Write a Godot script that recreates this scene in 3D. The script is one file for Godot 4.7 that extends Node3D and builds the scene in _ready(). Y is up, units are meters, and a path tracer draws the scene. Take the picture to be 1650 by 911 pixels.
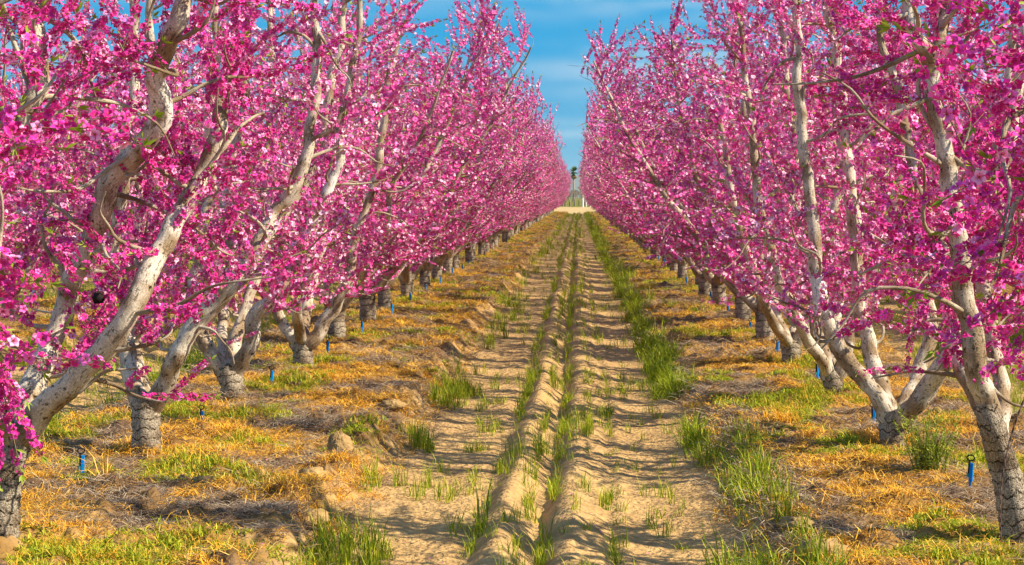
extends Node3D
# A dirt aisle between two rows of peach trees in full bloom, seen with a long lens from about two metres up.
# x runs across the rows, the rows run along -z, y is up; the tree rows stand at height 0.

const ROW_LEFT := -3.27
const ROW_RIGHT := 2.5
const ROW_GAP := 5.77
const STEP := 3.55

# limbs of the trees nearest to the camera: x, y, z, radius of each knot, metres from the foot of the tree
var HERO := {
	"L1": {"at": Vector3(-3.25, 0, -9.95), "limbs": [
		[.00, .00, .00, .102, .01, .25, .00, .096, .04, .48, .00, .096, .09, .63, .00, .099, .14, .69, .00, .083],
		[.10, .64, .00, .087, .30, .84, .10, .073, .49, 1.01, .20, .068, .67, 1.18, .30, .066, .80, 1.34, .35, .060, .88, 1.51, .30, .057, .94, 1.67, .20, .054, 1.01, 1.84, .10, .054, 1.10, 2.01, .00, .053, 1.17, 2.17, -.10, .048, 1.22, 2.36, -.10, .045, 1.24, 2.53, -.15, .042],
		[.08, .65, .00, .080, .10, .85, -.20, .082, .16, 1.03, -.30, .072, .22, 1.20, -.40, .064, .29, 1.45, -.40, .059, .41, 1.67, -.30, .059, .52, 1.90, -.20, .063, .59, 2.05, -.10, .066, .71, 2.17, .00, .062, .89, 2.31, .20, .059, 1.00, 2.48, .30, .063, 1.00, 2.67, .40, .058, 1.06, 2.76, .50, .053, 1.15, 2.90, .60, .048, 1.21, 3.09, .60, .042, 1.26, 3.41, .60, .035, 1.31, 3.86, .60, .026],
		[.06, .63, .00, .071, .05, .99, .40, .062, .09, 1.48, .70, .057, .22, 1.96, .90, .053, .33, 2.17, 1.00, .051, .44, 2.31, 1.00, .050, .52, 2.48, 1.00, .050, .55, 2.65, 1.00, .047, .54, 2.83, 1.00, .046, .54, 2.98, 1.00, .044, .58, 3.32, 1.00, .038, .56, 3.78, 1.00, .028]]},
	"L2": {"at": Vector3(-3.30, 0, -13.57), "limbs": [
		[.00, .00, .00, .114, -.00, .24, .00, .105, .00, .41, .00, .114, .01, .48, .00, .105],
		[-.04, .40, .00, .080, -.15, .68, -.10, .066, -.22, .94, -.20, .060, -.27, 1.22, -.20, .056, -.29, 1.61, -.20, .053, -.20, 1.99, -.10, .049, -.11, 2.51, .00, .044, -.06, 3.12, .00, .040, -.09, 3.77, .00, .034, -.03, 4.51, .00, .025],
		[.01, .41, .00, .072, -.19, .69, -.50, .055, -.28, .95, -.70, .051, -.33, 1.29, -.90, .047, -.31, 1.68, -1.10, .043, -.31, 2.19, -1.20, .041, -.24, 2.81, -1.30, .037, -.26, 3.53, -1.30, .030, -.20, 4.24, -1.30, .023],
		[.05, .41, .00, .088, .18, .63, .10, .073, .28, .80, .20, .068, .34, .94, .20, .068, .48, 1.11, .20, .071, .69, 1.32, .20, .066, .81, 1.50, .10, .065, .91, 1.73, .00, .061, 1.02, 1.92, -.10, .059, 1.16, 2.11, -.10, .053, 1.22, 2.30, -.10, .045, 1.26, 2.60, -.10, .040, 1.32, 2.98, -.10, .036, 1.30, 3.49, -.10, .030, 1.36, 4.15, -.10, .021]]},
	"L3": {"at": Vector3(-3.27, 0, -16.94), "limbs": [
		[.00, .00, .00, .121, -.02, .21, .00, .113, -.05, .34, .00, .124, -.06, .40, .00, .116],
		[-.10, .35, .00, .089, -.25, .56, .00, .071, -.33, .75, .00, .066, -.40, 1.05, .00, .060, -.34, 1.40, -.10, .056, -.29, 1.75, -.10, .056, -.24, 2.11, -.20, .051, -.26, 2.70, -.20, .045, -.18, 3.35, -.20, .037, -.20, 4.11, -.20, .029],
		[.00, .35, .00, .089, .17, .61, .10, .076, .24, .91, .10, .071, .39, 1.05, .10, .060, .55, 1.28, .00, .055, .66, 1.52, .00, .053, .80, 1.87, .00, .053, .92, 2.16, .00, .050, 1.01, 2.37, .00, .047, 1.04, 2.75, .00, .039, 1.18, 3.39, .00, .032, 1.21, 4.14, .00, .024],
		[-.04, .37, .00, .074, -.02, .89, -.60, .060, .24, 1.62, -.80, .055, .54, 2.17, -.90, .053, .74, 2.66, -.90, .050, .82, 3.16, -.90, .047, .92, 3.58, -.90, .042, .96, 4.19, -.90, .033, 1.05, 4.92, -.90, .025],
		[-.07, .37, .00, .068, -.32, .73, -1.10, .056, -.30, 1.35, -1.40, .054, -.36, 2.11, -1.50, .049, -.19, 2.88, -1.50, .040, -.12, 3.77, -1.50, .031]]},
	"L4": {"at": Vector3(-3.16, 0, -20.56), "limbs": [
		[.00, .00, .00, .121, -.01, .19, .00, .115, -.02, .30, .00, .124, -.02, .36, .00, .115],
		[-.07, .30, .00, .086, -.20, .47, .00, .070, -.29, .64, .00, .064, -.33, .84, .00, .057, -.42, 1.27, .00, .054, -.36, 1.77, .00, .051, -.42, 2.48, .00, .045, -.34, 3.33, .00, .038, -.36, 4.25, .00, .029],
		[.03, .30, .00, .096, .16, .42, .00, .080, .24, .60, .00, .077, .38, .77, .00, .070, .55, 1.10, .00, .064, .59, 1.42, .00, .061, .72, 1.84, .00, .054, .87, 2.41, .00, .048, .96, 3.12, .00, .041, 1.09, 3.82, .00, .032],
		[-.01, .33, .00, .077, -.06, .87, -.90, .060, .05, 1.53, -1.20, .057, -.01, 2.14, -1.40, .051, .11, 2.97, -1.40, .041, .23, 3.80, -1.40, .031],
		[-.03, .33, .00, .077, .04, .82, .70, .055, .23, 1.31, 1.00, .052, .30, 1.92, 1.20, .045, .41, 2.65, 1.30, .036, .38, 3.45, 1.30, .027]]},
	"R1": {"at": Vector3(2.48, 0, -10.13), "limbs": [
		[.02, -.05, .00, .116, -.01, .15, .00, .097, -.05, .34, .00, .088, -.10, .52, .00, .080, -.18, .72, .10, .073, -.22, .85, .10, .068],
		[-.19, .77, .10, .070, -.23, .89, .10, .067, -.30, 1.07, .20, .063, -.33, 1.28, .20, .060, -.36, 1.48, .20, .057, -.38, 1.72, .20, .054, -.41, 1.89, .20, .054, -.45, 2.09, .20, .049, -.50, 2.23, .20, .048, -.53, 2.38, .20, .043, -.55, 2.57, .20, .042, -.56, 2.72, .20, .049, -.65, 2.86, .30, .038, -.70, 3.00, .30, .035, -.74, 3.20, .30, .031, -.77, 3.59, .30, .024, -.84, 3.99, .30, .017],
		[-.55, 2.60, .20, .040, -.53, 2.76, .15, .037, -.49, 2.90, .10, .033, -.44, 3.09, .00, .030, -.39, 3.40, .00, .025, -.38, 3.84, .00, .017],
		[-.17, .74, .00, .060, -.25, .92, -.10, .049, -.29, 1.07, -.20, .046, -.30, 1.24, -.30, .044, -.30, 1.42, -.40, .042, -.33, 1.63, -.50, .038, -.38, 1.84, -.70, .034, -.45, 2.18, -.90, .031, -.50, 2.56, -1.00, .028, -.63, 2.98, -1.00, .022, -.67, 3.43, -1.00, .017],
		[-.11, .55, .00, .053, .00, .83, -.50, .048, -.00, 1.18, -.70, .047, -.02, 1.47, -.80, .047, .02, 1.69, -.80, .049, .04, 1.94, -.80, .046, .07, 2.20, -.80, .039, .18, 2.63, -.90, .034, .25, 3.12, -1.00, .028, .37, 3.65, -1.00, .019]]},
	"R2": {"at": Vector3(2.49, 0, -14.22), "limbs": [
		[.00, .00, .00, .101, -.02, .14, .00, .093, -.01, .26, .00, .106, -.00, .31, .00, .101],
		[-.05, .25, .00, .079, -.17, .47, .00, .068, -.32, .65, .00, .068, -.45, .84, .00, .064, -.55, 1.04, .00, .068, -.59, 1.21, .00, .064, -.62, 1.45, .00, .055, -.65, 1.75, .00, .051, -.69, 2.09, .00, .046, -.73, 2.48, .00, .042, -.76, 2.91, .00, .038, -.78, 3.40, .00, .031, -.85, 3.97, .00, .022],
		[-.03, .27, .00, .079, -.10, .52, -.10, .069, -.15, .73, -.20, .065, -.20, .99, -.30, .061, -.24, 1.29, -.30, .056, -.25, 1.59, -.40, .059, -.29, 1.94, -.40, .057, -.33, 2.24, -.40, .057, -.36, 2.54, -.40, .052, -.41, 2.99, -.40, .045, -.47, 3.38, -.40, .041, -.52, 3.83, -.40, .032, -.58, 4.37, -.40, .023],
		[.03, .26, .00, .075, .15, .41, -.20, .065, .26, .56, -.40, .061, .34, .75, -.50, .062, .39, .97, -.60, .057, .37, 1.22, -.70, .053, .38, 1.48, -.80, .049, .45, 1.83, -.90, .045, .51, 2.35, -1.00, .040, .45, 2.92, -1.00, .033, .52, 3.59, -1.00, .026],
		[.04, .24, .00, .088, .14, .38, .20, .080, .24, .58, .30, .076, .29, .71, .40, .071, .36, .89, .50, .066, .39, 1.11, .60, .057, .45, 1.39, .60, .053, .53, 1.71, .70, .046, .59, 2.18, .70, .040, .68, 2.77, .70, .034, .76, 3.46, .70, .025]]},
	"R3": {"at": Vector3(2.50, 0, -17.52), "limbs": [
		[.00, .00, .00, .098, -.02, .15, .00, .092, -.04, .27, .00, .098, -.06, .31, .00, .092],
		[-.07, .24, .00, .079, -.14, .51, .00, .071, -.20, .76, .00, .063, -.23, 1.09, .00, .060, -.29, 1.51, .00, .057, -.37, 1.93, .00, .052, -.41, 2.41, .00, .046, -.49, 3.00, .00, .038, -.54, 3.66, .00, .030],
		[-.00, .23, .00, .076, .08, .47, .00, .063, .14, .73, .00, .057, .30, 1.15, .00, .054, .48, 1.51, .00, .052, .54, 1.93, .00, .046, .63, 2.47, .00, .041, .59, 3.06, .00, .033, .67, 3.77, .00, .024],
		[-.07, .28, .00, .065, -.33, .67, .40, .053, -.52, 1.00, .60, .053, -.66, 1.30, .70, .050, -.72, 1.64, .70, .050, -.83, 1.99, .70, .044, -.87, 2.51, .70, .039, -.97, 3.08, .70, .031, -1.02, 3.65, .70, .023],
		[-.03, .28, .00, .065, .12, .60, -.90, .054, .19, 1.09, -1.20, .052, .13, 1.60, -1.30, .050, .22, 2.25, -1.40, .044, .17, 3.02, -1.40, .035, .20, 3.85, -1.40, .026]]},
	"R4": {"at": Vector3(2.50, 0, -21.07), "limbs": [
		[.00, .00, .00, .118, -.01, .16, .00, .108, -.02, .28, .00, .118, -.02, .33, .00, .111],
		[-.05, .27, .00, .085, -.16, .52, .00, .069, -.27, .90, .00, .069, -.35, 1.26, .00, .065, -.41, 1.70, .00, .062, -.47, 2.13, .00, .056, -.54, 2.71, .00, .046, -.61, 3.43, .00, .036, -.65, 4.07, .00, .026],
		[.03, .28, .00, .085, .16, .54, .00, .069, .29, .83, .00, .062, .37, 1.26, .00, .059, .47, 1.84, .00, .052, .58, 2.56, .00, .043, .66, 3.35, .00, .029],
		[-.04, .29, .00, .072, -.30, .59, .70, .057, -.46, .95, 1.00, .053, -.68, 1.44, 1.20, .046, -.82, 2.05, 1.30, .040, -.96, 2.80, 1.30, .031],
		[.00, .31, .00, .072, .16, .63, -.90, .061, .16, 1.22, -1.20, .059, .24, 1.98, -1.30, .052, .16, 2.90, -1.30, .038, .22, 3.74, -1.30, .028]]},
}

var coarse := FastNoiseLite.new()
var middle := FastNoiseLite.new()
var fine := FastNoiseLite.new()
var bark_noise := FastNoiseLite.new()
var used := {}
var mat := {}
var flowers := [[], [], []]  # far, middle, near
var leaf_mesh: ArrayMesh
var shoot_kinds := [[], [], []]
var cam: Camera3D


# ---------------------------------------------------------------- helpers
class Builder:
	var v := PackedVector3Array()
	var n := PackedVector3Array()
	var c := PackedColorArray()
	var uv := PackedVector2Array()
	var i := PackedInt32Array()

	func mesh() -> ArrayMesh:
		var a := []
		a.resize(Mesh.ARRAY_MAX)
		a[Mesh.ARRAY_VERTEX] = v
		if n.size() == v.size():
			a[Mesh.ARRAY_NORMAL] = n
		if c.size() == v.size():
			a[Mesh.ARRAY_COLOR] = c
		if uv.size() == v.size():
			a[Mesh.ARRAY_TEX_UV] = uv
		a[Mesh.ARRAY_INDEX] = i
		var m := ArrayMesh.new()
		m.add_surface_from_arrays(Mesh.PRIMITIVE_TRIANGLES, a)
		return m

	func tri(a: Vector3, b: Vector3, d: Vector3, ca: Color, cb: Color, cd: Color) -> void:
		var k := v.size()
		v.append_array([a, b, d])
		c.append_array([ca, cb, cd])
		i.append_array([k, k + 1, k + 2])


func named(called: String) -> String:
	if not used.has(called):
		used[called] = 0
		return called
	used[called] += 1
	return "%s_%03d" % [called, used[called]]


func tag(o: Node, label: String, category: String, group := "", kind := "") -> void:
	if label:
		o.set_meta("label", label)
	if category:
		o.set_meta("category", category)
	if group:
		o.set_meta("group", group)
	if kind:
		o.set_meta("kind", kind)


func part(called: String, m: Mesh, material: Material, parent: Node, kind := "") -> MeshInstance3D:
	var o := MeshInstance3D.new()
	o.name = called
	o.mesh = m
	o.material_override = material
	parent.add_child(o, true)
	if kind:
		o.set_meta("kind", kind)
	return o


func thing(called: String, where: Vector3, label: String, category: String, group := "") -> Node3D:
	var o := Node3D.new()
	o.name = named(called)
	add_child(o, true)
	o.position = where
	tag(o, label, category, group)
	return o


func frame_of(t: Vector3) -> Basis:
	var y := t.normalized()
	var x := y.cross(Vector3.FORWARD if absf(y.z) < 0.9 else Vector3.RIGHT).normalized()
	return Basis(x, y, x.cross(y))


func smooth_line(p: PackedVector3Array, r: PackedFloat32Array, steps: int) -> Array:
	var q := PackedVector3Array()
	var s := PackedFloat32Array()
	var last := p.size() - 1
	for k in last:
		for j in steps:
			var t := float(j) / steps
			q.append(p[k].cubic_interpolate(p[k + 1], p[maxi(k - 1, 0)], p[mini(k + 2, last)], t))
			s.append(lerpf(r[k], r[k + 1], t))
	q.append(p[last])
	s.append(r[last])
	return [q, s]


# a round, knobbly length of wood; colours are real bark colours that vary in patches
func tube(b: Builder, p: PackedVector3Array, r: PackedFloat32Array, sides: int, bark: Color, pale: Color, lumps: float, closed := true, rings := 0.0, old := 0.0, paint := Vector2.ZERO) -> void:
	var along := 0.0
	var count := p.size()
	var u := frame_of(p[1] - p[0]).x
	var first := b.v.size()
	var turns := maxf(1.0, roundf(r[0] * TAU / 0.45))
	for k in count:
		var t := (p[mini(k + 1, count - 1)] - p[maxi(k - 1, 0)]).normalized()
		u = (u - t * u.dot(t)).normalized()
		var w := t.cross(u)
		if k:
			along += p[k].distance_to(p[k - 1])
		for s in sides + 1:
			var a := TAU * s / sides
			var out := u * cos(a) + w * sin(a)
			var at := p[k] + out * r[k]
			var bump := 1.0 + lumps * (bark_noise.get_noise_3dv(at * 9.0) * 1.1 + bark_noise.get_noise_3dv(at * 34.0) * 0.5) if lumps > 0.0 else 1.0
			if rings > 0.0:
				bump += rings * sin(along * 82.0 + 2.2 * bark_noise.get_noise_3dv(at * 6.0))
			b.v.append(p[k] + out * r[k] * bump)
			b.n.append(out)
			var patch := clampf(bark_noise.get_noise_3dv(at * 4.5 + Vector3(7, 3, 1)) * 2.6 + 0.62 - old * (1.0 - smoothstep(0.0, 0.5, along)), 0.0, 1.0)
			var tone := bark.lerp(pale, patch)
			if along > paint.x and along < paint.y and bark_noise.get_noise_3dv(at * 14.0) > -0.3:
				tone = Color(0.90, 0.89, 0.88)  # whitewash
			b.c.append(tone)
			b.uv.append(Vector2(turns * s / sides, along))
	for k in count - 1:
		for s in sides:
			var a := first + k * (sides + 1) + s
			b.i.append_array([a, a + sides + 1, a + 1, a + 1, a + sides + 1, a + sides + 2])
	if closed:
		var mid := b.v.size()
		b.v.append(p[count - 1] + (p[count - 1] - p[count - 2]).normalized() * r[count - 1] * 0.35)
		b.n.append((p[count - 1] - p[count - 2]).normalized())
		b.c.append(bark)
		b.uv.append(Vector2(0.5, along + 0.01))
		var ring := mid - sides - 1
		for s in sides:
			b.i.append_array([ring + s, mid, ring + s + 1])


# ---------------------------------------------------------------- ground
func aisle_of(x: float) -> float:
	return x - floorf((x - ROW_LEFT) / ROW_GAP) * ROW_GAP


func bell(x: float, at: float, width: float) -> float:
	var d := (x - at) / width
	return exp(-d * d)


func wander(x: float, z: float) -> float:
	return coarse.get_noise_2d(z * 7.0, floorf((x - ROW_LEFT) / ROW_GAP) * 50.0) * 0.09


func ground_y(x: float, z: float) -> float:
	if z < -246.0 or z > 4.0 or absf(x) > 60.0:
		return -0.08 + middle.get_noise_2d(x * 3.0, z * 3.0) * 0.05
	var u := aisle_of(x) + wander(x, z)
	var ragged := middle.get_noise_2d(z * 9.0, 40.0) * 0.16 + fine.get_noise_2d(x * 9.0, z * 9.0) * 0.05
	var low := smoothstep(-1.82, -1.56, u + ragged) * (1.0 - smoothstep(0.98, 1.4, u + ragged))
	var y := -0.16 * low
	y += 0.05 * (bell(u, ROW_LEFT, 0.8) + bell(u, ROW_RIGHT, 0.8))
	var crumbly := 0.75 + 0.7 * fine.get_noise_2d(x * 2.6, z * 1.6)
	y += (0.088 * bell(u, -0.46, 0.10) + 0.085 * bell(u, 0.0, 0.13)) * crumbly - 0.08 * bell(u, -0.22, 0.08)
	y += 0.016 * (bell(u, 0.17, 0.03) + bell(u, 0.34, 0.035) - bell(u, 0.255, 0.03)) * crumbly
	y += 0.02 * (bell(u, -0.46, 0.16) + bell(u, 0.0, 0.18)) * fine.get_noise_2d(x * 14.0 + 30.0, z * 14.0)
	y -= 0.045 * bell(u, -1.0, 0.42) + 0.04 * bell(u, 0.62, 0.34) + 0.03 * bell(u, -0.66, 0.07)
	var rough := fine.get_noise_2d(x * 6.0, z * 6.0)
	var grit := fine.get_noise_2d(x * 21.0, z * 21.0)
	y += lerpf(0.028, 0.012, low) * rough + lerpf(0.016, 0.012, low) * grit
	y += (1.0 - low) * 0.05 * middle.get_noise_2d(x * 9.0, z * 9.0)
	# the ragged bank on the left of the wheel track breaks into clods
	y += bell(u, -1.72, 0.2) * maxf(0.0, rough) * 0.14
	y += (1.0 - low) * maxf(0.0, middle.get_noise_2d(x * 22.0 + 60.0, z * 22.0) - 0.08) * 0.16
	return y


func soil_color(x: float, z: float) -> Color:
	var u := aisle_of(x) + wander(x, z)
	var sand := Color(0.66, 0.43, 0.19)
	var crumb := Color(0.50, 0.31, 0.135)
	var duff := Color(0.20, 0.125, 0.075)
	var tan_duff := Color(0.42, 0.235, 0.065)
	var n := middle.get_noise_2d(x * 7.0, z * 7.0)
	var f := fine.get_noise_2d(x * 8.0 + 90.0, z * 8.0)
	if z < -236.0:
		var c := sand.lerp(Color(0.72, 0.52, 0.27), 0.75 + n * 0.3)
		return c.lerp(Color(0.22, 0.22, 0.05), smoothstep(-375.0, -395.0, z + n * 10.0))
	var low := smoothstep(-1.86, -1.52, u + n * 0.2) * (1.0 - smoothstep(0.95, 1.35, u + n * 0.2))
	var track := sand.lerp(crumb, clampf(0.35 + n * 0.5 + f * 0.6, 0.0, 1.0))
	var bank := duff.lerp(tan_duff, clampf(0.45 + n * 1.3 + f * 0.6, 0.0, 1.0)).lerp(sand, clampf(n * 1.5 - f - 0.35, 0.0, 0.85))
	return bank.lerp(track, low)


func make_ground() -> void:
	var zs := PackedFloat32Array()
	var d := 3.0
	while d < 24000.0:
		zs.append(-d)
		d += maxf(0.06, d * (0.0088 if d < 260.0 else 0.05))
	var xs := PackedFloat32Array([0.0])
	var x := 0.0
	var dx := 0.036
	while x < 9000.0:
		if x > 3.4:
			dx *= 1.022 if x < 60.0 else 1.25
		x += dx
		xs.append(x)
		xs.insert(0, -x)
	var b := Builder.new()
	var w := xs.size()
	for z in zs:
		for gx in xs:
			b.v.append(Vector3(gx, ground_y(gx, z), z))
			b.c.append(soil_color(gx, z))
	for r in zs.size() - 1:
		for k in w - 1:
			var a := r * w + k
			b.i.append_array([a, a + w, a + 1, a + 1, a + w, a + w + 1])
	b.n.resize(b.v.size())
	for r in zs.size():
		for k in w:
			var a := r * w + k
			var across := b.v[r * w + mini(k + 1, w - 1)] - b.v[r * w + maxi(k - 1, 0)]
			var away := b.v[mini(r + 1, zs.size() - 1) * w + k] - b.v[maxi(r - 1, 0) * w + k]
			b.n[a] = across.cross(away).normalized()
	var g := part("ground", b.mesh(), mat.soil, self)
	tag(g, "sandy orchard soil with wheel tracks, furrows and raised tree rows", "", "", "structure")


# ---------------------------------------------------------------- materials
func noise_picture(size: int, seed_: int, frequency: float, low: float, high: float) -> ImageTexture:
	var n := FastNoiseLite.new()
	n.seed = seed_
	n.frequency = frequency
	n.fractal_octaves = 5
	var im := n.get_seamless_image(size, size)
	im.convert(Image.FORMAT_RGB8)
	var data := im.get_data()
	for k in data.size():
		data[k] = int(lerpf(low, high, data[k] / 255.0) * 255.0)
	return ImageTexture.create_from_image(Image.create_from_data(size, size, false, Image.FORMAT_RGB8, data))


func bark_picture(trunk: bool) -> ImageTexture:
	var n := FastNoiseLite.new()
	n.seed = 5
	n.frequency = 1.0
	n.fractal_octaves = 3
	var w := 192
	var h := 1024
	var im := Image.create_empty(w, h, false, Image.FORMAT_RGB8)
	for j in h:
		var v := float(j) / h
		for i in w:
			var a := TAU * i / w
			var p := Vector3(cos(a), sin(a), 0.0)
			var grain := n.get_noise_3d(p.x * 2.5, p.y * 2.5, v * 12.0)
			var speck := n.get_noise_3d(p.x * 9.0, p.y * 9.0, v * 90.0)
			var dash := n.get_noise_3d(p.x * 1.9 + 9.0, p.y * 1.9, v * 170.0)
			var c := 0.90 + grain * 0.2 + speck * 0.2
			if trunk:
				var wave := v * 13.0 + n.get_noise_3d(p.x * 0.6, p.y * 0.6, v * 4.0) * 0.5
				var ring := absf(wave - roundf(wave))
				c -= 0.48 * (1.0 - smoothstep(0.015, 0.12, ring)) * clampf(0.8 + grain * 2.4, 0.1, 1.0)
				c -= 0.22 * smoothstep(0.1, 0.4, dash)
				c -= 0.22 * smoothstep(0.2, 0.42, n.get_noise_3d(p.x * 6.0, p.y * 6.0, v * 30.0 + 20.0))
			else:
				c -= 0.36 * smoothstep(0.22, 0.44, dash) * clampf(0.6 + grain * 2.0, 0.0, 1.0)
				var wave2 := v * 4.0 + n.get_noise_3d(p.x * 0.7, p.y * 0.7, v * 3.0) * 0.5
				c -= 0.42 * (1.0 - smoothstep(0.008, 0.035, absf(wave2 - roundf(wave2)))) * clampf(0.35 + grain * 2.5, 0.0, 1.0)
				c -= 0.34 * smoothstep(0.16, 0.45, grain)
			c = clampf(c, 0.12, 1.0)
			im.set_pixel(i, j, Color(c, c * (0.95 + 0.05 * c), c * (0.88 + 0.12 * c)))
	return ImageTexture.create_from_image(im)


func plain(color: Color, roughness := 0.8, vertex := false) -> StandardMaterial3D:
	var m := StandardMaterial3D.new()
	m.albedo_color = color.linear_to_srgb()
	m.roughness = roughness
	m.metallic_specular = 0.3
	m.vertex_color_use_as_albedo = vertex
	m.cull_mode = BaseMaterial3D.CULL_DISABLED
	return m


func make_materials() -> void:
	var soil := plain(Color.WHITE, 0.95, true)
	soil.metallic_specular = 0.1
	soil.albedo_texture = noise_picture(512, 3, 0.02, 0.74, 1.0)
	soil.uv1_triplanar = true
	soil.uv1_world_triplanar = true
	soil.uv1_scale = Vector3.ONE * 0.9
	soil.heightmap_enabled = true
	soil.heightmap_texture = noise_picture(512, 8, 0.035, 0.0, 1.0)
	soil.heightmap_scale = 2.6
	mat.soil = soil
	for kind in ["trunk", "limb"]:
		var m := plain(Color.WHITE, 0.85, true)
		m.metallic_specular = 0.2
		m.albedo_texture = bark_picture(kind == "trunk")
		m.heightmap_enabled = true
		m.heightmap_texture = m.albedo_texture
		m.heightmap_scale = 1.6 if kind == "trunk" else 0.5
		mat[kind] = m
	mat.twig = plain(Color.WHITE, 0.8, true)
	for k in 3:
		var p := plain([Color(1, 1, 1), Color(0.98, 0.85, 0.95), Color(0.93, 0.95, 1.0)][k], 0.5, true)
		p.metallic_specular = 0.4
		p.backlight_enabled = true
		p.backlight = Color(0.5, 0.4, 0.47)
		mat["petal%d" % k] = p
	var g := plain(Color.WHITE, 0.6, true)
	g.backlight_enabled = true
	g.backlight = Color(0.6, 0.7, 0.3)
	mat.blade = g
	mat.straw = plain(Color.WHITE, 0.7, true)
	mat.blue = plain(Color(0.0, 0.20, 0.62), 0.35)
	mat.black = plain(Color(0.012, 0.011, 0.013), 0.45)
	mat.teal = plain(Color(0.03, 0.30, 0.26), 0.5)


# ---------------------------------------------------------------- blossoms
func petal_ring(b: Builder, radius: float, cup: float, width: float, inner: Color, outer: Color, detail: int, rng: RandomNumberGenerator) -> void:
	for k in 5:
		var a := TAU * (k + rng.randf_range(-0.12, 0.12)) / 5.0
		var out := Vector3(cos(a), 0, sin(a))
		var side := Vector3(-sin(a), 0, cos(a))
		var lift := cup + rng.randf_range(-0.18, 0.18)
		var r := radius * rng.randf_range(0.88, 1.1)
		var tone := outer * rng.randf_range(0.88, 1.1)
		var base := out * r * 0.1
		var mid := out * r * 0.58 * cos(lift) + Vector3.UP * r * 0.58 * sin(lift)
		var tip := out * r * (0.58 * cos(lift) + 0.42 * cos(lift * 0.4)) + Vector3.UP * r * (0.58 * sin(lift) + 0.42 * sin(lift * 0.4))
		var wide := side * r * width
		var sunlit_rim := tone.lerp(Color(0.95, 0.62, 0.84), [0.05, 0.20, 0.12][detail])  # lighter petal edge, sunlit fringe painted into the vertex colour
		if detail == 2:
			var l := mid + wide + Vector3.UP * r * 0.08
			var q := mid - wide + Vector3.UP * r * 0.08
			var tl := tip + wide * 0.42
			var tr := tip - wide * 0.30 - out * r * 0.12
			b.tri(base, l, q, inner, tone, tone)
			b.tri(l, tl, q, tone, sunlit_rim, tone)
			b.tri(q, tl, tr, tone, sunlit_rim, sunlit_rim)
		elif detail == 0:
			b.tri(Vector3.ZERO, mid + wide * 1.1 + out * r * 0.3, mid - wide * 1.1 + out * r * 0.3, inner, sunlit_rim, sunlit_rim)
		else:
			b.tri(base, mid + wide * 1.05, tip, inner, tone, sunlit_rim)
			b.tri(base, tip, mid - wide * 1.05, inner, sunlit_rim, tone)


func flower(rng: RandomNumberGenerator, kind: int, detail: int) -> ArrayMesh:
	var b := Builder.new()
	var heart := Color(0.30, 0.008, 0.03)
	var outer: Color = [Color(0.84, 0.035, 0.43), Color(0.88, 0.15, 0.58), Color(0.97, 0.66, 0.88), Color(0.60, 0.008, 0.25), Color(0.70, 0.02, 0.33)][kind]  # the near-white kind paints in sun highlights as petal colour
	if detail == 2 and kind == 2:
		outer = Color(0.92, 0.36, 0.68)
	var inner := outer.lerp(Color(0.52, 0.01, 0.12), 0.6)
	if kind == 4:
		petal_ring(b, 0.015, 1.25, 0.5, inner, outer, mini(detail, 1), rng)
	else:
		petal_ring(b, [0.0245, 0.0245, 0.0275][detail], [0.3, 0.15, 0.45, 0.6][kind], [0.44, 0.42, 0.37][detail], inner, outer, detail, rng)
		# calyx and stamens
		for k in [0, 2, 6][detail]:
			var a: float = TAU * k / [1, 2, 6][detail] + rng.randf() * 0.6
			var out := Vector3(cos(a), 0, sin(a))
			var side := Vector3(-sin(a), 0, cos(a)) * 0.0016
			if detail == 2:
				b.tri(side, -side, out * 0.0075 + Vector3.UP * 0.012, heart, heart, Color(0.62, 0.16, 0.10))
			else:
				b.tri(out * 0.006 + Vector3.UP * 0.002, -out * 0.006 + Vector3.UP * 0.002, Vector3.UP * 0.009, heart, heart, heart)
	return b.mesh()


func leaf() -> ArrayMesh:
	var b := Builder.new()
	var g := Color(0.17, 0.26, 0.015)
	var t := Color(0.30, 0.34, 0.03)
	b.tri(Vector3.ZERO, Vector3(0.006, 0.02, 0.002), Vector3(0, 0.045, 0.006), g, g, t)
	b.tri(Vector3.ZERO, Vector3(0, 0.045, 0.006), Vector3(-0.006, 0.02, 0.002), g, t, g)
	return b.mesh()


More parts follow.
